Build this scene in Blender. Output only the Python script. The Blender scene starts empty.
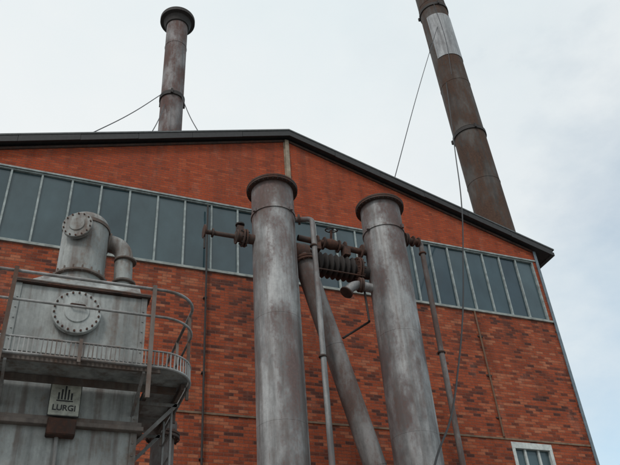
import bpy, bmesh, math, random
from mathutils import Vector, Matrix
random.seed(7)
S=bpy.context.scene; COL=S.collection

# ------------------------------------------------------------ node helpers
def newmat(name):
    m=bpy.data.materials.new(name); m.use_nodes=True
    nt=m.node_tree; b=nt.nodes["Principled BSDF"]
    return m,nt,b
def N(nt,t,**k):
    n=nt.nodes.new(t)
    for a,v in k.items(): setattr(n,a,v)
    return n
def L(nt,a,b): nt.links.new(a,b)
def math_(nt,op,a,b=None,c=None):
    n=N(nt,"ShaderNodeMath",operation=op)
    for i,v in enumerate((a,b,c)):
        if v is None: continue
        if isinstance(v,(int,float)): n.inputs[i].default_value=v
        else: L(nt,v,n.inputs[i])
    return n.outputs[0]
def ramp(nt,fac,stops,interp='LINEAR'):
    r=N(nt,"ShaderNodeValToRGB"); r.color_ramp.interpolation=interp
    e=r.color_ramp.elements
    while len(e)<len(stops): e.new(0.5)
    for i,(p,c) in enumerate(stops):
        e[i].position=p; e[i].color=(c[0],c[1],c[2],1) if not isinstance(c,(int,float)) else (c,c,c,1)
    L(nt,fac,r.inputs[0]); return r.outputs[0]
def mix(nt,fac,a,b,mode='MIX'):
    n=N(nt,"ShaderNodeMix",data_type='RGBA',blend_type=mode)
    if isinstance(fac,(int,float)): n.inputs[0].default_value=fac
    else: L(nt,fac,n.inputs[0])
    for i,v in ((6,a),(7,b)):
        if isinstance(v,tuple): n.inputs[i].default_value=(v[0],v[1],v[2],1)
        else: L(nt,v,n.inputs[i])
    return n.outputs[2]
def noise(nt,vec,scale,detail=5,rough=0.55,sc=(1,1,1),loc=(0,0,0)):
    mp=N(nt,"ShaderNodeMapping"); mp.inputs['Scale'].default_value=sc; mp.inputs['Location'].default_value=loc
    L(nt,vec,mp.inputs[0])
    n=N(nt,"ShaderNodeTexNoise"); n.inputs['Scale'].default_value=scale; n.inputs['Detail'].default_value=detail; n.inputs['Roughness'].default_value=rough
    L(nt,mp.outputs[0],n.inputs['Vector']); return n.outputs['Fac']
def bump(nt,b,h,strength=0.3,dist=0.01):
    n=N(nt,"ShaderNodeBump"); n.inputs['Strength'].default_value=strength; n.inputs['Distance'].default_value=dist
    L(nt,h,n.inputs['Height']); L(nt,n.outputs[0],b.inputs['Normal'])
def maprange(nt,v,a,b,c,d):
    mr=N(nt,"ShaderNodeMapRange"); L(nt,v,mr.inputs[0])
    for i,q in enumerate((a,b,c,d)): mr.inputs[i+1].default_value=q
    return mr.outputs[0]

# ------------------------------------------------------------ materials
def mat_brick():
    m,nt,b=newmat("brick")
    g=N(nt,"ShaderNodeNewGeometry"); sp=N(nt,"ShaderNodeSeparateXYZ"); L(nt,g.outputs['Position'],sp.inputs[0])
    x,y,z=sp.outputs
    u=math_(nt,'ADD',math_(nt,'ADD',x,y),60.0)
    w=noise(nt,g.outputs['Position'],2.2,3)
    v=math_(nt,'ADD',math_(nt,'ADD',z,2.0),math_(nt,'MULTIPLY',math_(nt,'SUBTRACT',w,0.5),0.02))
    bw,bh=0.225,0.078
    cb=N(nt,"ShaderNodeCombineXYZ"); L(nt,u,cb.inputs[0]); L(nt,v,cb.inputs[1])
    br=N(nt,"ShaderNodeTexBrick"); L(nt,cb.outputs[0],br.inputs['Vector'])
    br.inputs['Scale'].default_value=1; br.inputs['Brick Width'].default_value=bw; br.inputs['Row Height'].default_value=bh
    br.inputs['Mortar Size'].default_value=0.008; br.inputs['Mortar Smooth'].default_value=0.4
    row=math_(nt,'FLOOR',math_(nt,'DIVIDE',v,bh))
    odd=math_(nt,'MODULO',row,2.0)
    off=math_(nt,'MULTIPLY',math_(nt,'SUBTRACT',1.0,odd),bw*0.5)
    col=math_(nt,'FLOOR',math_(nt,'DIVIDE',math_(nt,'ADD',u,off),bw))
    c2=N(nt,"ShaderNodeCombineXYZ"); L(nt,row,c2.inputs[0]); L(nt,col,c2.inputs[1])
    wn=N(nt,"ShaderNodeTexWhiteNoise",noise_dimensions='2D'); L(nt,c2.outputs[0],wn.inputs['Vector'])
    r=wn.outputs['Value']
    patch=noise(nt,g.outputs['Position'],0.7,5,0.6,(1,1,1.8))
    upper=ramp(nt,math_(nt,'DIVIDE',z,20.0),[(0.60,0),(0.70,1)])
    lowc=ramp(nt,math_(nt,'ADD',r,math_(nt,'MULTIPLY',math_(nt,'SUBTRACT',patch,0.5),1.3)),
        [(0.0,(0.095,0.038,0.030)),(0.13,(0.18,0.050,0.030)),(0.28,(0.30,0.066,0.031)),(0.75,(0.37,0.083,0.037)),(1.0,(0.44,0.15,0.078))])
    upc=ramp(nt,r,[(0.0,(0.27,0.056,0.027)),(0.15,(0.36,0.067,0.028)),(0.8,(0.395,0.076,0.031)),(1.0,(0.44,0.10,0.043))])
    c=mix(nt,upper,lowc,upc)
    fine=noise(nt,g.outputs['Position'],30,5,0.7)
    c=mix(nt,0.75,c,ramp(nt,fine,[(0.25,0.5),(0.75,1.3)]),'MULTIPLY')
    stain=noise(nt,g.outputs['Position'],1.0,7,0.65,(1.6,1.6,0.35))
    c=mix(nt,1.0,c,ramp(nt,stain,[(0.28,0.55),(0.5,0.96),(0.8,1.12)]),'MULTIPLY')
    # lime bloom, faint and patchy
    bloom=noise(nt,g.outputs['Position'],1.8,8,0.7,(1,1,0.5),(9,2,4))
    c=mix(nt,math_(nt,'MULTIPLY',ramp(nt,bloom,[(0.56,0),(0.72,1)]),0.30),c,(0.40,0.24,0.18))
    mort=mix(nt,patch,(0.10,0.048,0.036),(0.25,0.135,0.10))
    c=mix(nt,math_(nt,'MULTIPLY',br.outputs['Fac'],0.8),c,mort)
    drip=noise(nt,g.outputs['Position'],3.0,5,0.6,(1,1,0.08))
    below=math_(nt,'MULTIPLY',maprange(nt,z,9.3,11.8,0,1),math_(nt,'LESS_THAN',z,11.9))
    above=math_(nt,'MULTIPLY',maprange(nt,z,13.9,17.0,0.25,0.8),math_(nt,'GREATER_THAN',z,13.9))
    dm=math_(nt,'MULTIPLY',math_(nt,'ADD',below,above),ramp(nt,drip,[(0.45,0),(0.66,1)]))
    c=mix(nt,math_(nt,'MULTIPLY',dm,0.6),c,(0.085,0.042,0.033))
    L(nt,c,b.inputs['Base Color']); b.inputs['Roughness'].default_value=0.92; b.inputs['Specular IOR Level'].default_value=0.2
    h=math_(nt,'ADD',math_(nt,'SUBTRACT',1.0,br.outputs['Fac']),math_(nt,'ADD',math_(nt,'MULTIPLY',fine,0.5),math_(nt,'MULTIPLY',r,0.45)))
    bump(nt,b,h,0.7,0.014)
    return m
def mat_metal(name,base,dark,rust,rustamt=0.5,metal=0.45,rough=0.5,seed=0.0,streak=1.0,zgrad=None,grime=0.0):
    m,nt,b=newmat(name)
    g=N(nt,"ShaderNodeNewGeometry"); P=g.outputs['Position']
    a=noise(nt,P,1.6,7,0.62,(1,1,0.45),(seed,seed*2,0))
    s=noise(nt,P,5.0,6,0.65,(1,1,0.06),(seed,3,seed))
    fn=noise(nt,P,17,7,0.72,(1,1,0.8),(seed,0,seed))
    c=mix(nt,ramp(nt,a,[(0.38,0),(0.60,1)]),base,dark)
    c=mix(nt,0.9*streak,c,ramp(nt,s,[(0.3,0.42),(0.52,0.98),(0.8,1.25)]),'MULTIPLY')
    rm=math_(nt,'ADD',math_(nt,'MULTIPLY',a,0.42),math_(nt,'ADD',math_(nt,'MULTIPLY',fn,0.28),math_(nt,'MULTIPLY',s,0.30)))
    if zgrad:
        sp=N(nt,"ShaderNodeSeparateXYZ"); L(nt,P,sp.inputs[0])
        rm=math_(nt,'ADD',rm,maprange(nt,sp.outputs[2],zgrad[0],zgrad[1],0,zgrad[2]))
    lo=0.66-0.28*rustamt
    rf=ramp(nt,rm,[(lo,0),(lo+0.10,1)])
    c=mix(nt,math_(nt,'MULTIPLY',rf,0.85),c,mix(nt,fn,tuple(x*0.55 for x in rust),tuple(x*1.45 for x in rust)))
    c=mix(nt,0.7,c,ramp(nt,fn,[(0.3,0.66),(0.7,1.2)]),'MULTIPLY')
    if grime:
        gs=noise(nt,P,9.0,4,0.6,(1,1,0.05),(7,seed,1)); ga=noise(nt,P,2.4,5,0.6,(1,1,1),(2,seed,1))
        gm=ramp(nt,math_(nt,'ADD',math_(nt,'MULTIPLY',gs,0.6),math_(nt,'MULTIPLY',ga,0.4)),[(0.49,0),(0.61,1)])
        c=mix(nt,math_(nt,'MULTIPLY',gm,grime),c,(0.10,0.066,0.052))
    L(nt,c,b.inputs['Base Color'])
    L(nt,math_(nt,'MULTIPLY',math_(nt,'SUBTRACT',1.0,rf),metal),b.inputs['Metallic'])
    L(nt,math_(nt,'ADD',math_(nt,'MULTIPLY',rf,0.3),math_(nt,'ADD',math_(nt,'MULTIPLY',fn,0.25),rough-0.1)),b.inputs['Roughness'])
    big=noise(nt,P,2.3,2,0.5)
    bump(nt,b,math_(nt,'ADD',math_(nt,'MULTIPLY',fn,0.25),big),0.35,0.02)
    return m
def mat_plain(name,c,rough=0.7,metal=0.0,var=0.35,scale=9):
    m,nt,b=newmat(name)
    g=N(nt,"ShaderNodeNewGeometry")
    n=noise(nt,g.outputs['Position'],scale,6,0.65)
    cc=mix(nt,1.0,c,ramp(nt,n,[(0.3,1-var),(0.7,1+var*0.5)]),'MULTIPLY')
    L(nt,cc,b.inputs['Base Color']); b.inputs['Roughness'].default_value=rough; b.inputs['Metallic'].default_value=metal
    bump(nt,b,n,0.15,0.005)
    return m
def mat_glass(name,c,rough,seed):
    m,nt,b=newmat(name)
    g=N(nt,"ShaderNodeNewGeometry")
    n=noise(nt,g.outputs['Position'],0.9,6,0.6,(1.3,1,0.8),(seed,0,0))
    cc=mix(nt,ramp(nt,n,[(0.3,0),(0.75,1)]),tuple(x*0.75 for x in c),tuple(x*1.4 for x in c))
    L(nt,cc,b.inputs['Base Color']); b.inputs['Roughness'].default_value=rough; b.inputs['IOR'].default_value=1.55
    n2=noise(nt,g.outputs['Position'],0.9,2,0.5)
    bump(nt,b,n2,0.12,0.03)
    return m

BR=mat_brick()
GREY=mat_metal("weathered_aluminium_paint",(0.40,0.40,0.40),(0.21,0.205,0.205),(0.135,0.085,0.078),0.54,0.25,0.58,0.0,1.0,(8.5,11.8,0.07),0.45)
GREY2=mat_metal("weathered_aluminium_paint_b",(0.37,0.37,0.37),(0.165,0.155,0.157),(0.115,0.072,0.066),0.62,0.25,0.58,4.7,1.0,(8.0,12.0,0.07),0.45)
PIPEM=mat_metal("stained_pipe_paint",(0.24,0.225,0.22),(0.13,0.115,0.11),(0.10,0.06,0.05),0.75,0.15,0.65,11.7,1.0)
TANK=mat_metal("tank_grey_paint",(0.38,0.395,0.385),(0.26,0.27,0.262),(0.13,0.08,0.055),0.50,0.05,0.62,9.1,0.9,None,0.7)
CHIM=mat_metal("chimney_steel",(0.27,0.25,0.25),(0.13,0.115,0.115),(0.115,0.06,0.05),0.75,0.15,0.65,2.2)
CHIMD=mat_metal("chimney_rusty_steel",(0.095,0.082,0.074),(0.048,0.038,0.033),(0.082,0.043,0.028),0.85,0.05,0.75,6.2,1.0,(18,30,-0.05))
PANEL=mat_metal("pale_chimney_patch",(0.42,0.43,0.44),(0.27,0.27,0.28),(0.14,0.10,0.08),0.45,0.2,0.65,1.0)
RUST=mat_metal("rusty_iron",(0.085,0.055,0.045),(0.045,0.032,0.028),(0.095,0.042,0.028),0.7,0.1,0.75,3.3)
DARK=mat_plain("dark_iron",(0.033,0.027,0.025),0.75)
FASC=mat_plain("dark_fascia",(0.030,0.029,0.030),0.65)
EDGE=mat_plain("roof_sheet",(0.10,0.105,0.105),0.5,0.3)
FRAME=mat_plain("window_frame_paint",(0.31,0.35,0.345),0.65,0,0.5,6)
SILL=mat_plain("concrete_sill",(0.31,0.33,0.31),0.85,0,0.5,5)
POST=mat_plain("ochre_steel",(0.30,0.24,0.175),0.75,0,0.45,6)
COURSE=mat_plain("string_course_paint",(0.20,0.13,0.085),0.85,0,0.5,5)
BRN=mat_plain("brown_conduit",(0.15,0.08,0.045),0.7)
G1=mat_glass("window_glass",(0.036,0.063,0.074),0.08,0)
G2=mat_glass("window_glass_pale",(0.050,0.080,0.090),0.22,5)  # paler panes: lighter reflections in the glass put into the base colour
G3=mat_glass("window_glass_dark",(0.026,0.048,0.060),0.10,9)
RAIL=mat_metal("railing_galvanised",(0.34,0.335,0.33),(0.20,0.185,0.175),(0.11,0.065,0.045),0.6,0.15,0.65,5.5)
RAILD=mat_metal("railing_post_paint",(0.20,0.165,0.145),(0.11,0.085,0.072),(0.10,0.055,0.038),0.65,0.1,0.7,8.5)
PLATE=mat_plain("enamel_sign_cream",(0.44,0.44,0.38),0.45,0,0.5,12)
WHITE=mat_plain("white_window_paint",(0.55,0.58,0.56),0.6,0,0.3,8)
INK=mat_plain("sign_black",(0.02,0.02,0.022),0.5)
WIRE=mat_plain("wire_rope",(0.05,0.05,0.055),0.6,0.3)
HOSE=mat_plain("black_cable_sheath",(0.015,0.015,0.016),0.6)
GRND=mat_plain("concrete_yard",(0.17,0.165,0.155),0.95,0,0.4,0.6)
BLUE=mat_plain("blue_grey_flashing",(0.15,0.19,0.22),0.6)

# ------------------------------------------------------------ geometry helpers
def empty(name,loc=(0,0,0)):
    e=bpy.data.objects.new(name,None); e.location=loc; COL.objects.link(e); return e
def link(name,me,mat,parent=None,smooth=False,ang=35):
    o=bpy.data.objects.new(name,me); COL.objects.link(o)
    if mat is not None:
        for mm in (mat if isinstance(mat,list) else [mat]): me.materials.append(mm)
    if smooth:
        me.shade_smooth(); me.set_sharp_from_angle(angle=math.radians(ang))
    if parent is not None:
        o.parent=parent; o.matrix_parent_inverse=Matrix.Translation(parent.location).inverted()
    return o
def addbox(bm,x0,x1,y0,y1,z0,z1,mi=0):
    v=[bm.verts.new(p) for p in ((x0,y0,z0),(x1,y0,z0),(x1,y1,z0),(x0,y1,z0),(x0,y0,z1),(x1,y0,z1),(x1,y1,z1),(x0,y1,z1))]
    for f in ((0,3,2,1),(4,5,6,7),(0,1,5,4),(1,2,6,5),(2,3,7,6),(3,0,4,7)):
        bm.faces.new([v[i] for i in f]).material_index=mi
def boxes(name,lst,mat,parent,bev=0):
    bm=bmesh.new()
    for t in lst: addbox(bm,*t)
    if bev: bmesh.ops.bevel(bm,geom=bm.edges[:],offset=bev,segments=2,affect='EDGES')
    me=bpy.data.meshes.new(name); bm.to_mesh(me); bm.free()
    return link(name,me,mat,parent)
def prism(bm,pts,y0,y1):
    a=[bm.verts.new((x,y0,z)) for x,z in pts]; b=[bm.verts.new((x,y1,z)) for x,z in pts]
    bm.faces.new(a); bm.faces.new(b[::-1]); n=len(pts)
    for i in range(n): bm.faces.new((a[i],b[i],b[(i+1)%n],a[(i+1)%n]))
def beam(bm,p0,p1,w,h):
    p0=Vector(p0);p1=Vector(p1); d=(p1-p0).normalized()
    s=d.cross(Vector((0,0,1)))
    if s.length<1e-3: s=Vector((1,0,0))
    s.normalize(); u=s.cross(d)
    vs=[]
    for p in (p0,p1):
        for a,c in ((-1,-1),(1,-1),(1,1),(-1,1)): vs.append(bm.verts.new(p+s*a*w/2+u*c*h/2))
    for f in ((0,1,2,3),(7,6,5,4),(0,4,5,1),(1,5,6,2),(2,6,7,3),(3,7,4,0)): bm.faces.new([vs[i] for i in f])
def frame_of(d):
    d=Vector(d).normalized()
    a=Vector((0,0,1)) if abs(d.z)<0.95 else Vector((0,1,0))
    s=a.cross(d).normalized(); return s,d.cross(s),d
def addlathe(bm,prof,p0,d,seg=64):
    s,u,d=frame_of(d); p0=Vector(p0); rings=[]
    for r,h in prof:
        if r<1e-5: rings.append([bm.verts.new(p0+d*h)])
        else: rings.append([bm.verts.new(p0+d*h+(s*math.cos(2*math.pi*i/seg)+u*math.sin(2*math.pi*i/seg))*r) for i in range(seg)])
    for a,b in zip(rings[:-1],rings[1:]):
        for i in range(seg):
            j=(i+1)%seg
            if len(a)==1 and len(b)==1: continue
            if len(a)==1: bm.faces.new((a[0],b[j],b[i]))
            elif len(b)==1: bm.faces.new((a[i],a[j],b[0]))
            else: bm.faces.new((a[i],a[j],b[j],b[i]))
def addtorus(bm,R,t,p0,d,seg=80,m=6):
    s,u,d=frame_of(d); p0=Vector(p0); g=[]
    for i in range(seg):
        a=2*math.pi*i/seg; q=s*math.cos(a)+u*math.sin(a)
        g.append([bm.verts.new(p0+q*(R+t*math.cos(2*math.pi*k/m))+d*(t*math.sin(2*math.pi*k/m))) for k in range(m)])
    for i in range(seg):
        for k in range(m): bm.faces.new((g[i][k],g[(i+1)%seg][k],g[(i+1)%seg][(k+1)%m],g[i][(k+1)%m]))
def finish(bm,name,mat,parent,smooth=True,ang=35):
    bmesh.ops.recalc_face_normals(bm,faces=bm.faces[:])
    me=bpy.data.meshes.new(name); bm.to_mesh(me); bm.free()
    return link(name,me,mat,parent,smooth,ang)
def lathe(name,prof,p0,d,mat,parent,seg=64):
    bm=bmesh.new(); addlathe(bm,prof,p0,d,seg); return finish(bm,name,mat,parent)
def disc(bm,c,d,r,t,seg=40,ch=0.006):
    addlathe(bm,[(0,-t/2),(r-ch,-t/2),(r,-t/2+ch),(r,t/2-ch),(r-ch,t/2),(0,t/2)],c,d,seg)
def bolts(bm,c,d,R,n,br=0.014,h=0.03):
    s,u,d=frame_of(d); c=Vector(c)
    for i in range(n):
        a=2*math.pi*(i+.5)/n; p=c+(s*math.cos(a)+u*math.sin(a))*R
        addlathe(bm,[(0,-h/2),(br,-h/2),(br,h/2),(0,h/2)],p,d,6)
def pipe(name,pts,r,mat,parent,smooth=False,res=6):
    cu=bpy.data.curves.new(name,'CURVE'); cu.dimensions='3D'; cu.bevel_depth=r; cu.bevel_resolution=res; cu.use_fill_caps=True
    if smooth:
        sp=cu.splines.new('BEZIER'); sp.bezier_points.add(len(pts)-1)
        for p,q in zip(sp.bezier_points,pts): p.co=q; p.handle_left_type=p.handle_right_type='AUTO'
        sp.resolution_u=16
    else:
        sp=cu.splines.new('POLY'); sp.points.add(len(pts)-1)
        for p,q in zip(sp.points,pts): p.co=(*q,1)
    o=bpy.data.objects.new(name,cu); COL.objects.link(o); cu.materials.append(mat)
    if parent is not None: o.parent=parent; o.matrix_parent_inverse=Matrix.Translation(parent.location).inverted()
    return o
def arc(c,r,a0,a1,z,n=10):
    return [(c[0]+r*math.cos(math.radians(a0+(a1-a0)*i/n)),c[1]+r*math.sin(math.radians(a0+(a1-a0)*i/n)),z) for i in range(n+1)]
def bendpath(pts,rad,n=8):
    pts=[Vector(p) for p in pts]; out=[pts[0]]
    for a,b,c in zip(pts[:-2],pts[1:-1],pts[2:]):
        p=b+(a-b).normalized()*rad; q=b+(c-b).normalized()*rad
        for i in range(n+1):
            t=i/n; out.append(p*(1-t)**2+b*2*t*(1-t)+q*t*t)
    out.append(pts[-1]); return [tuple(p) for p in out]

# ------------------------------------------------------------ ground
bm=bmesh.new()
v=[bm.verts.new(p) for p in ((-600,-600,0),(600,-600,0),(600,600,0),(-600,600,0))]; bm.faces.new(v)
me=bpy.data.meshes.new("ground"); bm.to_mesh(me); bm.free(); link("ground",me,GRND)

# ------------------------------------------------------------ brick building
B=empty("brick_factory_building",(6.05,0,0))
XL,XR,XC=-2.2,14.3,6.05; WT,WB=14.07,11.87; SL=0.312; ZP=17.06; DEP=32
def ztop(x): return ZP-abs(x-XC)*SL
bm=bmesh.new()
prism(bm,[(XL,WT),(XR,WT),(XR,ztop(XR)),(XC,ZP),(XL,ztop(XL))],0,0.3)
addbox(bm,XL,XL+0.12,0,0.3,WB,WT); addbox(bm,XR-0.10,XR,0,0.3,WB,WT)
LW=[(11.72,12.97)]; Z0,Z1=5.6,8.0
addbox(bm,XL,XR,0,0.3,Z1,WB); addbox(bm,XL,XR,0,0.3,0,Z0)
xs=XL
for a,c in LW: addbox(bm,xs,a,0,0.3,Z0,Z1); xs=c
addbox(bm,xs,XR,0,0.3,Z0,Z1)
addbox(bm,XL,XL+0.3,0.3,DEP,0,ztop(XL)-0.02); addbox(bm,XR-0.3,XR,0.3,DEP,0,ztop(XR)-0.02)
prism(bm,[(XL+0.3,0),(XR-0.3,0),(XR-0.3,ztop(XR-0.3)),(XC,ZP),(XL+0.3,ztop(XL+0.3))],DEP-0.3,DEP-0.002)
finish(bm,"brick_walls",BR,B,False)
bm=bmesh.new(); EX=8.87; OV=0.20
zr=ZP+0.25
for s in (-1,1):
    x0=XC; x1=XC+s*EX
    prism(bm,[(x0,ZP+0.06),(x1,ZP+0.06-EX*SL),(x1,zr-0.05-EX*SL),(x0,zr-0.05)],-OV,DEP+OV)
finish(bm,"roof_deck",FASC,B,False)
bm=bmesh.new()
for s in (-1,1):
    x0=XC; x1=XC+s*(EX+0.06)
    prism(bm,[(x0,zr-0.048),(x1,zr-0.048-(EX+0.06)*SL),(x1,zr-(EX+.06)*SL),(x0,zr)],-OV-0.05,DEP+OV+0.05)
    for k in range(80):
        yy=0.1+k*0.4
        beam(bm,(x0,yy,zr+0.01),(x1,yy,zr+0.01-(EX+.06)*SL),0.12,0.05)
finish(bm,"roof_sheeting",EDGE,B,False)
bm=bmesh.new()
for s in (-1,1):
    n=6
    for i in range(n):
        a=EX*i/n+(0.004 if i else 0); c=EX*(i+1)/n-0.004; j=random.uniform(-0.012,0.012); k=random.uniform(0,0.008)
        prism(bm,[(XC+s*a,ZP+j-a*SL),(XC+s*c,ZP+j+random.uniform(-.01,.01)-c*SL),(XC+s*c,zr-0.052-c*SL),(XC+s*a,zr-0.052-a*SL)],-OV-0.03-k,-OV-0.002)
finish(bm,"barge_board",FASC,B,False)
boxes("eaves_gutter",[(XC+EX-0.02,XC+EX+0.12,-0.15,DEP,zr-EX*SL-0.2,zr-EX*SL-0.08),(XC-EX-0.12,XC-EX+0.02,-0.15,DEP,zr-EX*SL-0.2,zr-EX*SL-0.08)],FASC,B)
bm=bmesh.new(); beam(bm,(XC-8.2,-0.02,ZP-8.2*SL-0.06),(XC,-0.02,ZP-0.05),0.05,0.07); beam(bm,(XC,-0.02,ZP-0.05),(XC+8.2,-0.02,ZP-8.2*SL-0.06),0.05,0.07)
finish(bm,"verge_timber",RUST,B,False)
# window band
ml=[5.93-i*0.725 for i in range(12)]; ml=[m for m in ml if m>XL+0.15]
mr=[14.14-i*0.615 for i in range(1,14)]; mr=[m for m in mr if m>6.3]
ms=sorted(ml+mr)
fr=[(XL+0.12,XR-0.10,0.01,0.11,WT-0.06,WT-0.002),(XL+0.12,XR-0.10,0.01,0.11,WB+0.002,WB+0.07),
    (XL+0.122,XL+0.18,0.012,0.108,WB+0.07,WT-0.06),(XR-0.16,XR-0.102,0.012,0.108,WB+0.07,WT-0.06)]
for x in ms:
    j=random.uniform(-.004,.004); fr.append((x-0.023+j,x+0.023+j,0.015,0.105,WB+0.07,WT-0.06))
boxes("window_frames",fr,FRAME,B)
boxes("window_sill",[(XL-0.01,XR+0.01,-0.05,0.0,WB-0.04,WB+0.02)],SILL,B)
boxes("window_head_flashing",[(XL-0.01,XR+0.01,-0.03,0.0,WT-0.02,WT+0.025)],FRAME,B)
edges=[XL+0.18]+ms+[XR-0.16]
bm=bmesh.new()
for a,c in zip(edges[:-1],edges[1:]):
    t=[random.uniform(-0.012,0.012) for _ in range(4)]
    vs=[bm.verts.new((a,0.07+t[0],WB+0.06)),bm.verts.new((c,0.07+t[1],WB+0.06)),bm.verts.new((c,0.07+t[2],WT-0.05)),bm.verts.new((a,0.07+t[3],WT-0.05))]
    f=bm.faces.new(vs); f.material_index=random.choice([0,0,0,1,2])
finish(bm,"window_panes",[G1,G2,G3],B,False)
boxes("interior_floor_slab",[(XL+0.3,XR-0.3,0.4,DEP-0.4,11.3,11.5)],FASC,B)
fr=[];pn=[];si=[]
for a,c in LW:
    fr+=[(a,c,-0.02,0.12,Z1-0.16,Z1-0.002),(a,c,-0.02,0.12,Z0+0.002,Z0+0.08),(a+0.001,a+0.09,-0.018,0.118,Z0+.08,Z1-.16),(c-0.09,c-0.001,-0.018,0.118,Z0+.08,Z1-.16)]
    w=(c-a)/3
    for k in (1,2): fr.append((a+w*k-0.03,a+w*k+0.03,0.03,0.11,Z0+.08,Z1-.16))
    for k in (0.5,1.1,1.7): fr.append((a+0.07,c-0.07,0.045,0.105,Z0+k,Z0+k+0.04))
    pn.append((a+0.05,c-0.05,0.08,0.086,Z0+0.06,Z1-0.1)); si.append((a-0.08,c+0.08,-0.05,0,Z0-0.08,Z0))
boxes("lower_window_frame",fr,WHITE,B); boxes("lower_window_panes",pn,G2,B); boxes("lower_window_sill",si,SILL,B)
boxes("string_course",[(XL-0.01,XR+0.01,-0.025,0.0,8.04,8.09)],COURSE,B)
boxes("gable_post",[(5.96,6.08,-0.07,0.0,WT+0.025,ZP-0.05),(5.93,6.11,-0.02,0.0,WT+0.026,ZP-0.06)],POST,B)
boxes("corner_flashing",[(XR+0.001,XR+0.07,-0.05,0.02,0,ztop(XR)-0.05),(XR-0.03,XR+0.07,-0.053,-0.051,0,ztop(XR)-0.05)],BLUE,B)
pipe("wall_conduit",[(11.5,-0.04,WB-0.05),(11.53,-0.04,8.1)],0.026,BRN,B)
pipe("wall_conduit_b",[(3.62,-0.10,13.9),(3.61,-0.10,0)],0.024,DARK,B)
boxes("conduit_clips",[(11.44,11.60,-0.03,0,z,z+0.04) for z in (8.6,9.8,11.0)]+[(3.57,3.66,-0.09,0,z,z+0.03) for z in (3,5,7,9,11)],DARK,B)

# ------------------------------------------------------------ chimneys
def chimney(name,base,top,r,mat,cap,bands):
    E=empty(name,base); b=Vector(base); t=Vector(top); d=t-b; H=d.length; dn=d.normalized()
    lathe("stack",[(r,0),(r,H),(r-0.02,H),(r-0.02,H-1.5),(0,H-1.5)],b,d,mat,E,64)
    bm=bmesh.new(); z=3.0
    while z<H-1: addtorus(bm,r,0.014,b+dn*z,d,64); z+=3.0
    finish(bm,"weld_rings",mat,E,True,80)
    bm=bmesh.new()
    for z in bands: addlathe(bm,[(r,z-.09),(r+0.05,z-.09),(r+0.05,z+.09),(r,z+.09)],b,d,56)
    finish(bm,"band_rings",DARK,E)
    bm=bmesh.new()
    for z in bands:
        for k in range(3):
            a=2*math.pi*k/3+2.4; c=b+dn*z+Vector((math.cos(a),math.sin(a),0))*(r+0.08)
            addbox(bm,c.x-.04,c.x+.04,c.y-.04,c.y+.04,c.z-.10,c.z+.10)
    finish(bm,"guy_lugs",DARK,E,False)
    if cap:
        bm=bmesh.new()
        addlathe(bm,[(r,H-0.40),(r+0.05,H-0.38),(cap-0.14,H-0.10),(cap,H-0.07),(cap,H+0.10),(cap-0.03,H+0.10),(cap-0.03,H+0.0),(r-0.02,H-0.02)],b,d,56)
        finish(bm,"cap_flange",DARK,E)
    return E
c1=chimney("factory_chimney",(3.14,4,15.9),(3.16,4,26.6),0.42,CHIM,0.70,[6.05])
c2=chimney("factory_chimney",(17.0,4,0),(16.15,4,41),0.70,CHIMD,None,[23.85,32.6])
bm=bmesh.new(); b=Vector((17.0,4,0)); d=(Vector((16.15,4,41))-b).normalized()
prev=None
a0,a1=-165,-8
for i in range(29):
    a=math.radians(a0+(a1-a0)*i/28); q=Vector((math.cos(a),math.sin(a),0))
    cur=[bm.verts.new(b+d*h+q*0.722) for h in (28.7,31.8)]
    if prev: bm.faces.new((prev[0],cur[0],cur[1],prev[1]))
    prev=cur
finish(bm,"repair_panel",PANEL,c2)
W=0.015
for nm,p,q in (("guy_wire_a",(2.75,3.7,21.9),(0.24,0.0,15.56)),("guy_wire_b",(3.45,3.7,21.95),(3.36,-0.02,16.5)),("guy_wire_c",(2.85,3.65,21.3),(1.93,0,16.05))):
    mid=tuple((p[i]+q[i])/2-(0.12 if i==2 else 0) for i in range(3))
    pipe(nm,[p,mid,q],W,WIRE,c1,True,3)
pipe("guy_wire_a",[(15.95,3.5,30.9),(12.6,1.7,23.3),(9.55,-0.12,16.25)],W,WIRE,c2,True,3)
pipe("guy_wire_b",[(15.95,3.35,32.5),(15.95,3.2,29.5),(15.75,3.2,26.9)],W,WIRE,c2,True,3)
CB=empty("hanging_cable",(8,-3,0))
pipe("cable",[(15.75,3.7,26.9),(13.48,1.5,20.0),(11.47,-0.6,15.09),(10.39,-1.5,12.42),(9.51,-2.2,10.33),(8.52,-2.9,8.28),(7.62,-3.6,6.80),(6.80,-4.1,5.71),(5.9,-4.3,3.5),(5.8,-4.3,0.0)],0.020,HOSE,CB,True,4)

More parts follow.
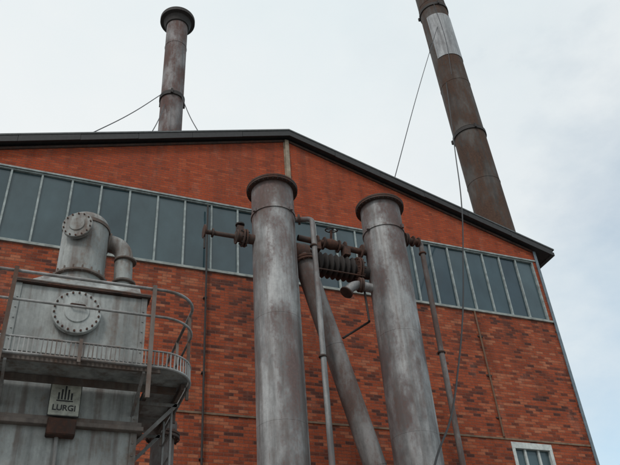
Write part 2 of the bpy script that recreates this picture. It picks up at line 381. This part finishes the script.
# ------------------------------------------------------------ scrubber columns
def column(x,y,top,mat,rot):
    E=empty("scrubber_column",(x,y,0)); r=0.475
    lathe("shell",[(r,0),(r,top-0.06),(r-0.02,top-0.06)],(x,y,0),(0,0,1),mat,E,96)
    bm=bmesh.new()
    for z in (2.2,4.4,6.6,8.8): addtorus(bm,r-0.003,0.006,(x,y,z),(0,0,1),96)
    finish(bm,"weld_rings",mat,E,True,80)
    bm=bmesh.new()
    addlathe(bm,[(r,top-0.10),(r+0.095,top-0.10),(r+0.105,top-0.09),(r+0.105,top-0.055),(r+0.09,top-0.05)],(x,y,0),(0,0,1),80)
    addlathe(bm,[(r+0.09,top-0.046),(r+0.11,top-0.045),(r+0.11,top-0.005),(0.1,top+0.03),(0,top+0.03)],(x,y,0),(0,0,1),80)
    finish(bm,"top_flange",RUST,E)
    bm=bmesh.new(); bolts(bm,(x,y,top-0.075),(0,0,1),r+0.075,32,0.014,0.09); finish(bm,"flange_bolts",DARK,E,False)
    bm=bmesh.new(); zb=top-0.82
    addlathe(bm,[(r,zb-.035),(r+0.022,zb-.035),(r+0.022,zb+.035),(r,zb+.035)],(x,y,0),(0,0,1),80)
    for a in (-60,120,200):
        a=math.radians(a); c=(x+math.cos(a)*(r+.05),y+math.sin(a)*(r+.05))
        addbox(bm,c[0]-.03,c[0]+.03,c[1]-.03,c[1]+.03,zb-.05,zb+.05)
    finish(bm,"clamp_band",mat,E)
    bm=bmesh.new(); a=math.radians(rot); q=Vector((math.cos(a),math.sin(a),0))
    p=Vector((x,y,0))+q*(r+0.0005)
    beam(bm,p+Vector((0,0,0.05)),p+Vector((0,0,top-0.12)),0.012,0.004); finish(bm,"weld_seam",mat,E)
    bm=bmesh.new(); addlathe(bm,[(r,0),(r+.16,0),(r+.16,.06),(r,.06)],(x,y,0),(0,0,1),64); finish(bm,"base_ring",RUST,E)
    return E
k1=column(4.40,-3.0,12.28,GREY,-35); k2=column(7.14,-3.0,12.36,GREY2,-40)

P=empty("connecting_pipework",(5.8,-3,0))
def valve(bm,c,d,rs,t=0.035):
    c=Vector(c); d=Vector(d).normalized()
    for off,r in rs: disc(bm,c+d*off,d,r,t)
bm=bmesh.new()
addlathe(bm,[(0.11,0),(0.11,0.42),(0.05,0.45),(0.05,1.12),(0,1.12)],(3.95,-3.0,10.78),(-1,0,0),24)
valve(bm,(3.95,-3.0,10.78),(-1,0,0),[(0.20,0.2),(0.26,0.2),(0.40,0.16),(0.92,0.10),(1.10,0.15)])
addbox(bm,3.56,3.70,-3.06,-2.94,10.86,11.06)
finish(bm,"side_nozzle",RUST,k1)
bm=bmesh.new(); bolts(bm,(3.72,-3.0,10.78),(-1,0,0),0.16,8,0.016,0.16); addlathe(bm,[(0,0),(.1,0),(.1,.03),(0,.03)],(3.63,-3,11.1),(0,0,1),16); finish(bm,"nozzle_bolts",DARK,k1,False)
pipe("nozzle_drain",[(2.86,-3,10.95),(2.86,-3,10.35)],0.022,DARK,k1)
pipe("overflow_pipe",bendpath([(4.8,-3.35,11.25),(5.12,-3.5,11.22),(5.10,-3.5,0.2)],0.11),0.058,GREY,P)
bm=bmesh.new()
for z in (10.5,7.9,5.2): disc(bm,(5.10,-3.5,z),(0,0,1),0.080,0.04,24)
disc(bm,(4.86,-3.38,11.245),(0.9,-0.42,0),0.12,0.05,24)
finish(bm,"overflow_flanges",RUST,P)
pa=Vector((4.98,-2.98,10.75)); pb=Vector((7.02,-2.95,3.0)); dd=pb-pa
bm=bmesh.new(); Ld=dd.length
addlathe(bm,[(0.0,0),(0.215,0),(0.215,Ld)],pa,dd,48); finish(bm,"diagonal_downcomer",PIPEM,P)
bm=bmesh.new()
for z in (2.4,4.9): addtorus(bm,0.214,0.006,pa+dd.normalized()*z,dd,48)
finish(bm,"downcomer_welds",PIPEM,P,True,80)
bm=bmesh.new(); disc(bm,pa+dd.normalized()*0.30,dd,0.28,0.05); disc(bm,pa+dd.normalized()*0.36,dd,0.28,0.05); bolts(bm,pa+dd.normalized()*0.33,dd,0.25,14,.014,.16)
addlathe(bm,[(0.23,0),(0.23,0.35)],(4.8,-2.98,10.62),(1,0,0),40)
finish(bm,"downcomer_flanges",RUST,P)
bm=bmesh.new(); pr=[(0.15,0)]
n=8; stp=0.13
for i in range(n):
    h=0.08+i*stp; pr+=[(0.15,h),(0.265,h+0.03),(0.285,h+0.05),(0.265,h+0.07),(0.15,h+0.10)]
pr+=[(0.15,0.08+n*stp),(0.15,1.5)]
addlathe(bm,pr,(5.2,-2.85,10.52),(1,0.0,-0.02),40); finish(bm,"expansion_bellows",DARK,P,True,50)
bm=bmesh.new(); valve(bm,(5.2,-2.85,10.52),(1,0,-0.02),[(0.03,0.30),(1.17,0.32),(1.23,0.32)]); bolts(bm,(6.40,-2.85,10.50),(1,0,0),0.28,12,.016,.2); finish(bm,"bellows_flanges",RUST,P)
for sy in (-0.33,0.33): pipe("tie_rod",[(5.15,-2.85+sy*.6,10.52+sy*.75),(6.48,-2.85+sy*.6,10.50+sy*.75)],0.016,RUST,P)
# short branch elbow under the bellows, with bolted blank on its open end
pipe("branch_elbow",bendpath([(6.78,-2.9,10.05),(6.2,-3.02,10.02),(6.0,-3.02,9.78)],0.22),0.105,GREY,P)
bm=bmesh.new(); disc(bm,(6.34,-3.0,10.03),(1,-.1,0),0.165,0.045); disc(bm,(6.40,-3.0,10.03),(1,-.1,0),0.165,0.045); disc(bm,(5.995,-3.02,9.77),(.6,0,.78),0.15,0.035); finish(bm,"elbow_flange",RUST,P)
bm=bmesh.new()
addlathe(bm,[(0.07,0),(0.07,1.7)],(5.0,-2.9,11.12),(1,0,-0.06),20)
valve(bm,(5.0,-2.9,11.12),(1,0,-0.06),[(0.45,0.15),(0.62,0.15),(0.98,0.15),(1.12,0.15),(1.55,0.17)])
addlathe(bm,[(0.0,0),(0.10,0.03),(0.13,0.18),(0.10,0.33),(0,0.36)],(5.62,-2.9,11.1),(1,0,-0.06),20)
addlathe(bm,[(0.03,0),(0.03,0.33)],(5.8,-2.9,11.1),(0,-0.3,1),12)
addbox(bm,5.35,5.50,-3.02,-2.82,10.83,11.05); addbox(bm,6.05,6.2,-3.05,-2.85,10.78,11.0)
finish(bm,"upper_valve",RUST,P)
R=0.14
ptsw=[Vector((5.8,-3.0,11.42))+Vector((math.cos(a)*R,math.sin(a)*R,math.sin(a)*R*0.3)) for a in [2*math.pi*i/20 for i in range(21)]]
pipe("handwheel",[tuple(p) for p in ptsw],0.014,DARK,P)
pipe("handwheel_spoke",[tuple(ptsw[0]),tuple(ptsw[10])],0.010,DARK,P); pipe("handwheel_spoke_b",[tuple(ptsw[5]),tuple(ptsw[15])],0.010,DARK,P)
pipe("stay_rod",[(6.5,-2.9,10.0),(6.47,-3.0,9.15)],0.025,DARK,P)
pipe("stay_rod_b",[(6.1,-2.4,9.0),(6.75,-2.5,9.45)],0.025,DARK,P)
bm=bmesh.new()
addlathe(bm,[(0.10,0),(0.10,0.25),(0.07,0.27),(0.07,0.5)],(7.55,-3.0,11.52),(1,0,0),24)
valve(bm,(7.55,-3,11.52),(1,0,0),[(0.14,0.17),(0.19,0.17),(0.36,0.13),(0.50,0.12)])
finish(bm,"side_nozzle",RUST,k2)
pipe("drop_pipe",bendpath([(7.9,-3,11.52),(8.12,-3,11.52),(8.12,-3,0.1)],0.10),0.062,PIPEM,k2)
bm=bmesh.new()
for z in (11.2,8.6,6.0): disc(bm,(8.12,-3,z),(0,0,1),0.09,0.04,24)
finish(bm,"drop_pipe_flanges",RUST,k2)

# ------------------------------------------------------------ filter unit
T=empty("gas_filter_unit",(0.4,-6.3,0)); X0,X1,Y0,Y1=-0.36,1.18,-7.0,-5.5; ZT=6.5
boxes("casing",[(X0,X1,Y0,Y1,2.6,ZT)],TANK,T,0.012)
boxes("casing_top_flange",[(X0-.05,X1+.05,Y0-.05,Y1+.05,ZT-.0,ZT+.02)],RUST,T,0.004)
boxes("casing_ribs",[(X0-.05,X1+.05,Y0-.05,Y1+.05,ZT+.023,ZT+.045),(X0-.07,X1+.07,Y0-.09,Y1+.05,4.74,4.79),(X0-.05,X1+.05,Y0-.05,Y1+.05,4.79,4.85),(X0-.05,X1+.05,Y0-.06,Y1+.05,3.2,3.3)],RAILD,T,0.004)
boxes("corner_angles",[(X0-.012,X0+.06,Y0-.012,Y0-.002,2.62,ZT-.002),(X1-.06,X1+.012,Y0-.012,Y0-.002,2.62,ZT-.002),(X1+.002,X1+.012,Y0,Y0+.07,2.62,ZT-.002)],TANK,T)
bm=bmesh.new(); zz=ZT+0.045
lo=[(X0+.05,Y0+.05),(X1-.05,Y0+.05),(X1-.05,Y1-.05),(X0+.05,Y1-.05)]; hi=[(0.0,-6.65),(1.12,-6.65),(1.12,-5.85),(0.0,-5.85)]
a=[bm.verts.new((x,y,zz+0.001)) for x,y in lo]; b2=[bm.verts.new((x,y,zz+0.36)) for x,y in hi]
for i in range(4): bm.faces.new((a[i],a[(i+1)%4],b2[(i+1)%4],b2[i]))
bm.faces.new(b2); finish(bm,"hood",TANK,T,False)
bm=bmesh.new()
a=[bm.verts.new((x,y,2.6)) for x,y in ((X0+.02,Y0+.02),(X1-.02,Y0+.02),(X1-.02,Y1-.02),(X0+.02,Y1-.02))]
b2=[bm.verts.new((x,y,1.3)) for x,y in ((.25,-6.4),(.55,-6.4),(.55,-6.1),(.25,-6.1))]
for i in range(4): bm.faces.new((a[i],a[(i+1)%4],b2[(i+1)%4],b2[i]))
bm.faces.new(b2); finish(bm,"hopper",TANK,T,False)
boxes("legs",[(x,x+.12,y,y+.12,0,2.6) for x in (X0,X1-.12) for y in (Y0,Y1-.12)],RAIL,T)
bm=bmesh.new()
for i in range(26): addlathe(bm,[(0,0),(.011,0),(.009,.012),(0,.014)],(X0+0.03,Y0-.012,2.8+i*.14),(0,-1,0),8); addlathe(bm,[(0,0),(.011,0),(.009,.012),(0,.014)],(X1-0.03,Y0-.012,2.8+i*.14),(0,-1,0),8)
finish(bm,"rivets",TANK,T)
c=Vector((0.36,Y0-0.05,6.14))
bm=bmesh.new(); addlathe(bm,[(0.235,-0.06),(0.235,0.03)],c,(0,-1,0),48); disc(bm,c,(0,-1,0),0.285,0.03,56); disc(bm,c+Vector((0,-0.036,0)),(0,-1,0),0.285,0.03,56); addlathe(bm,[(0.15,0.05),(0.14,0.065),(0.0,0.07)],c,(0,-1,0),40)
finish(bm,"manhole_cover",TANK,T)
bm=bmesh.new(); bolts(bm,c+Vector((0,-.02,0)),(0,-1,0),0.258,22,0.013,0.10); finish(bm,"manhole_bolts",RUST,T,False)
pipe("manhole_handle",bendpath([(0.28,Y0-.11,6.2),(0.28,Y0-.17,6.2),(0.44,Y0-.17,6.2),(0.44,Y0-.11,6.2)],0.02),0.010,RUST,T)
vx,vy=0.37,-6.28; r=0.315
prof=[(r,6.85),(r,7.95)]
for i in range(1,9):
    a=math.radians(90*i/8); prof.append((r*math.cos(a) if i<8 else 0,7.95+0.22*math.sin(a)))
lathe("upper_vessel",prof,(vx,vy,0),(0,0,1),TANK,T,56)
bm=bmesh.new(); disc(bm,(vx,vy,7.06),(0,0,1),r+.05,0.035,56); bolts(bm,(vx,vy,7.08),(0,0,1),r+.03,18,.012,.09)
addlathe(bm,[(r,7.90),(r+.015,7.90),(r+.015,7.95),(r,7.95)],(vx,vy,0),(0,0,1),56); finish(bm,"vessel_flange",RAILD,T)
dn=Vector((-0.35,-0.9,0.0)).normalized(); c=Vector((vx,vy,7.74))+dn*0.36
bm=bmesh.new(); addlathe(bm,[(0.16,-0.12),(0.16,0.02)],c,dn,40); disc(bm,c,dn,0.205,0.03,48); disc(bm,c+dn*.036,dn,0.205,0.03,48); addlathe(bm,[(0.11,.05),(0.10,.065),(0,.07)],c,dn,32); finish(bm,"vessel_manhole",TANK,T)
bm=bmesh.new(); bolts(bm,c+dn*.02,dn,0.182,14,.012,.09); finish(bm,"vessel_manhole_bolts",RUST,T,False)
pipe("vessel_offtake",bendpath([(0.45,-6.2,7.84),(0.92,-6.25,7.78),(0.96,-6.3,6.7)],0.22,12),0.125,TANK,T,res=10)
bm=bmesh.new(); disc(bm,(0.955,-6.29,7.12),(0,0,1),0.165,0.035,32); disc(bm,(0.95,-6.28,7.50),(0,0,1),0.155,0.03,32); disc(bm,(0.70,-6.22,7.81),(1,0,-.1),0.155,0.03,32); finish(bm,"offtake_flanges",RAILD,T)
pipe("sample_pipe",bendpath([(0.34,Y0-.03,4.62),(0.36,Y0-.05,4.2),(0.36,Y0-.05,2.8)],0.05),0.022,RAIL,T)
boxes("junction_box",[(0.22,0.52,Y0-.14,Y0-.002,4.62,4.80)],RUST,T,0.008)

# nameplate
Sg=empty("nameplate_sign",(0.37,Y0-.08,5.04)); ys=Y0-.10
boxes("plate",[(0.21,0.53,ys-.012,ys,4.84,5.24)],PLATE,Sg,0.004)
boxes("plate_frame",[(0.203,0.537,ys,ys+.012,4.833,5.247)],INK,Sg)
boxes("plate_bracket",[(0.30,0.33,ys+.013,Y0-.002,5.18,5.21),(0.42,0.45,ys+.013,Y0-.002,5.18,5.21)],DARK,Sg)
lg=[]
for i,h in enumerate((0.08,0.12,0.16,0.12,0.08)): lg.append((0.29+i*0.034,0.309+i*0.034,ys-.016,ys-.013,5.02,5.02+h))
lg.append((0.28,0.455,ys-.0162,ys-.013,4.998,5.012)); boxes("emblem",lg,INK,Sg)
tc=bpy.data.curves.new("lettering",'FONT'); tc.body="LURGI"; tc.size=0.09; tc.align_x='CENTER'; tc.extrude=0.0015; tc.offset=0.002
to=bpy.data.objects.new("lettering",tc); to.location=(0.37,ys-.015,4.895); to.rotation_euler=(math.pi/2,0,0); COL.objects.link(to); tc.materials.append(INK)
to.parent=Sg; to.matrix_parent_inverse=Matrix.Translation(Sg.location).inverted()

# walkway with railing
Wk=empty("access_walkway",(0.5,-7.4,0)); YF=-7.7; XO=1.70; rc=0.42
def outline(z,off=0.0,yb=-5.7,xl=-0.95):
    return [(xl,YF-off,z)]+arc((XO-rc,YF+rc),rc+off,-90,0,z,12)+[(XO+off,yb,z)]
for nm,z,rr in (("top_rail",6.22,0.019),("mid_rail",5.86,0.015)): pipe(nm,outline(z),rr,RAIL,Wk)
pipe("kerb_rail_upper",outline(5.42),0.012,RAIL,Wk); pipe("kerb_rail_lower",outline(5.23),0.016,RAIL,Wk)
def resample(pts,step):
    pts=[Vector(p) for p in pts]; out=[]; acc=0
    for a,b in zip(pts[:-1],pts[1:]):
        Lg=(b-a).length; t=acc
        while t<Lg: out.append(a.lerp(b,t/Lg)); t+=step
        acc=t-Lg
    return out
bm=bmesh.new()
for p in resample(outline(5.23),0.047): beam(bm,p,p+Vector((random.uniform(-.004,.004),0,0.19)),0.013,0.013)
finish(bm,"kerb_bars",RAIL,Wk,False)
bm=bmesh.new()
a=[(-0.95,YF+.02)]+[(p[0],p[1]) for p in outline(0,-0.02)][1:]+[(X1+.05,-5.7),(X1+.05,Y0-.06),(-0.95,Y0-.06)]
lo=[bm.verts.new((x,y,5.265)) for x,y in a]; hi=[bm.verts.new((x,y,5.273)) for x,y in a]
bm.faces.new(lo); bm.faces.new(hi[::-1])
for i in range(len(a)): bm.faces.new((lo[i],hi[i],hi[(i+1)%len(a)],lo[(i+1)%len(a)]))
finish(bm,"floor_plate",TANK,Wk,False)
boxes("floor_stringers",[(-0.95,1.30,YF+.05,YF+.09,5.19,5.262),(-0.95,X1+.4,Y0-.16,Y0-.11,5.19,5.262),(X1+.06,X1+.10,Y0-.10,-5.75,5.19,5.262),(XO-.09,XO-.05,YF+rc,-5.75,5.19,5.262)],RAILD,Wk)
bm=bmesh.new()
for x,z0 in ((-0.36,4.75),(1.16,4.55)):
    beam(bm,(x,YF-0.035,z0+0.3),(x,YF-0.035,6.25),0.045,0.03)
for p in ((XO,-7.2),(XO,-6.5),(XO,-5.72)):
    beam(bm,(p[0],p[1],5.1),(p[0],p[1],6.22),0.035,0.03)
beam(bm,(0.42,YF-.03,5.18),(0.42,YF-.03,5.45),0.035,0.02)
finish(bm,"rail_posts",RAILD,Wk,False)
bm=bmesh.new()
for x in (-0.3,1.12): beam(bm,(x,Y0,4.95),(x,YF+.05,5.18),0.03,0.04)
for y in (-6.9,-5.9): beam(bm,(X1+.01,y,4.65),(XO-.05,y,5.17),0.03,0.04); beam(bm,(X1+.01,y,5.15),(XO-.05,y,5.15),0.03,0.04)
finish(bm,"brackets",RAIL,Wk,False)
bm=bmesh.new()
for yy in (-6.75,-6.3): beam(bm,(XO-.08,yy,0),(XO-.08,yy,5.2),0.025,0.04)
z=0.4
while z<5.1: beam(bm,(XO-.08,-6.74,z),(XO-.08,-6.31,z),0.018,0.018); z+=0.28
finish(bm,"ladder",RAIL,Wk,False)

V=empty("vent_pipe",(1.82,-5.2,0))
lathe("pipe",[(0.16,0),(0.16,5.45),(0.19,5.5),(0.19,5.62),(0,5.64)],(1.82,-5.2,0),(0,0,1),PIPEM,V,32)
bm=bmesh.new(); disc(bm,(1.82,-5.2,5.40),(0,0,1),0.235,0.04); disc(bm,(1.82,-5.2,5.45),(0,0,1),0.235,0.04); bolts(bm,(1.82,-5.2,5.42),(0,0,1),0.205,10,.014,.13); finish(bm,"flange",RUST,V)

# ------------------------------------------------------------ light
el,az=math.radians(45),math.radians(222)
sd=Vector((math.sin(az)*math.cos(el),math.cos(az)*math.cos(el),math.sin(el)))
sl=bpy.data.lights.new("sun",'SUN'); sl.energy=1.15; sl.angle=math.radians(11); sl.color=(1,0.97,0.92)
so=bpy.data.objects.new("sun",sl); COL.objects.link(so); so.rotation_euler=sd.to_track_quat('Z','Y').to_euler()
w=bpy.data.worlds.new("World"); S.world=w; w.use_nodes=True; nt=w.node_tree; bg=nt.nodes["Background"]
sky=N(nt,"ShaderNodeTexSky",sky_type='NISHITA'); sky.sun_disc=False; sky.sun_elevation=el; sky.sun_rotation=az
tc=N(nt,"ShaderNodeTexCoord"); D=tc.outputs['Generated']
cl=noise(nt,D,2.6,8,0.58,(1,1,1.8),(0.3,0.2,0)); cl2=noise(nt,D,1.7,6,0.55,(1,1,1.7),(4.3,1.2,0))
sp=N(nt,"ShaderNodeSeparateXYZ"); L(nt,D,sp.inputs[0])
# cloud deck thins toward +X (east) and toward the horizon
cov=math_(nt,'ADD',math_(nt,'ADD',math_(nt,'MULTIPLY',cl,1.0),math_(nt,'MULTIPLY',sp.outputs[2],0.6)),math_(nt,'MULTIPLY',sp.outputs[0],-0.75))
fac=ramp(nt,cov,[(0.12,0.45),(0.45,0.92),(0.70,1.0)])
cc=ramp(nt,cl2,[(0.3,(0.80,0.88,0.91)),(0.7,(0.92,0.945,0.95))])
# cloud radiance expressed in the sky texture's units (world strength is 0.1)
m10=N(nt,"ShaderNodeVectorMath",operation='SCALE'); L(nt,cc,m10.inputs[0]); m10.inputs['Scale'].default_value=9.6
m14=N(nt,"ShaderNodeVectorMath",operation='MULTIPLY'); L(nt,sky.outputs[0],m14.inputs[0]); m14.inputs[1].default_value=(1.6,1.95,1.75)
L(nt,mix(nt,fac,m14.outputs[0],m10.outputs[0]),bg.inputs[0]); bg.inputs[1].default_value=0.1

# ------------------------------------------------------------ camera
cd=bpy.data.cameras.new("camera"); co=bpy.data.objects.new("camera",cd); COL.objects.link(co); S.camera=co
R_=Vector((0.9319,-0.3568,-0.0646)); U_=-Vector((0.1638,0.5733,-0.8028)); F_=Vector((0.3235,0.7376,0.5927))
M=Matrix((R_,U_,-F_)).transposed().to_4x4(); M.translation=(0,-15,1.6); co.matrix_world=M
cd.sensor_width=36; cd.lens=725/620*36; cd.clip_end=3000; cd.clip_start=0.1
S.view_settings.view_transform='Standard'; S.view_settings.look='None'; S.view_settings.exposure=0
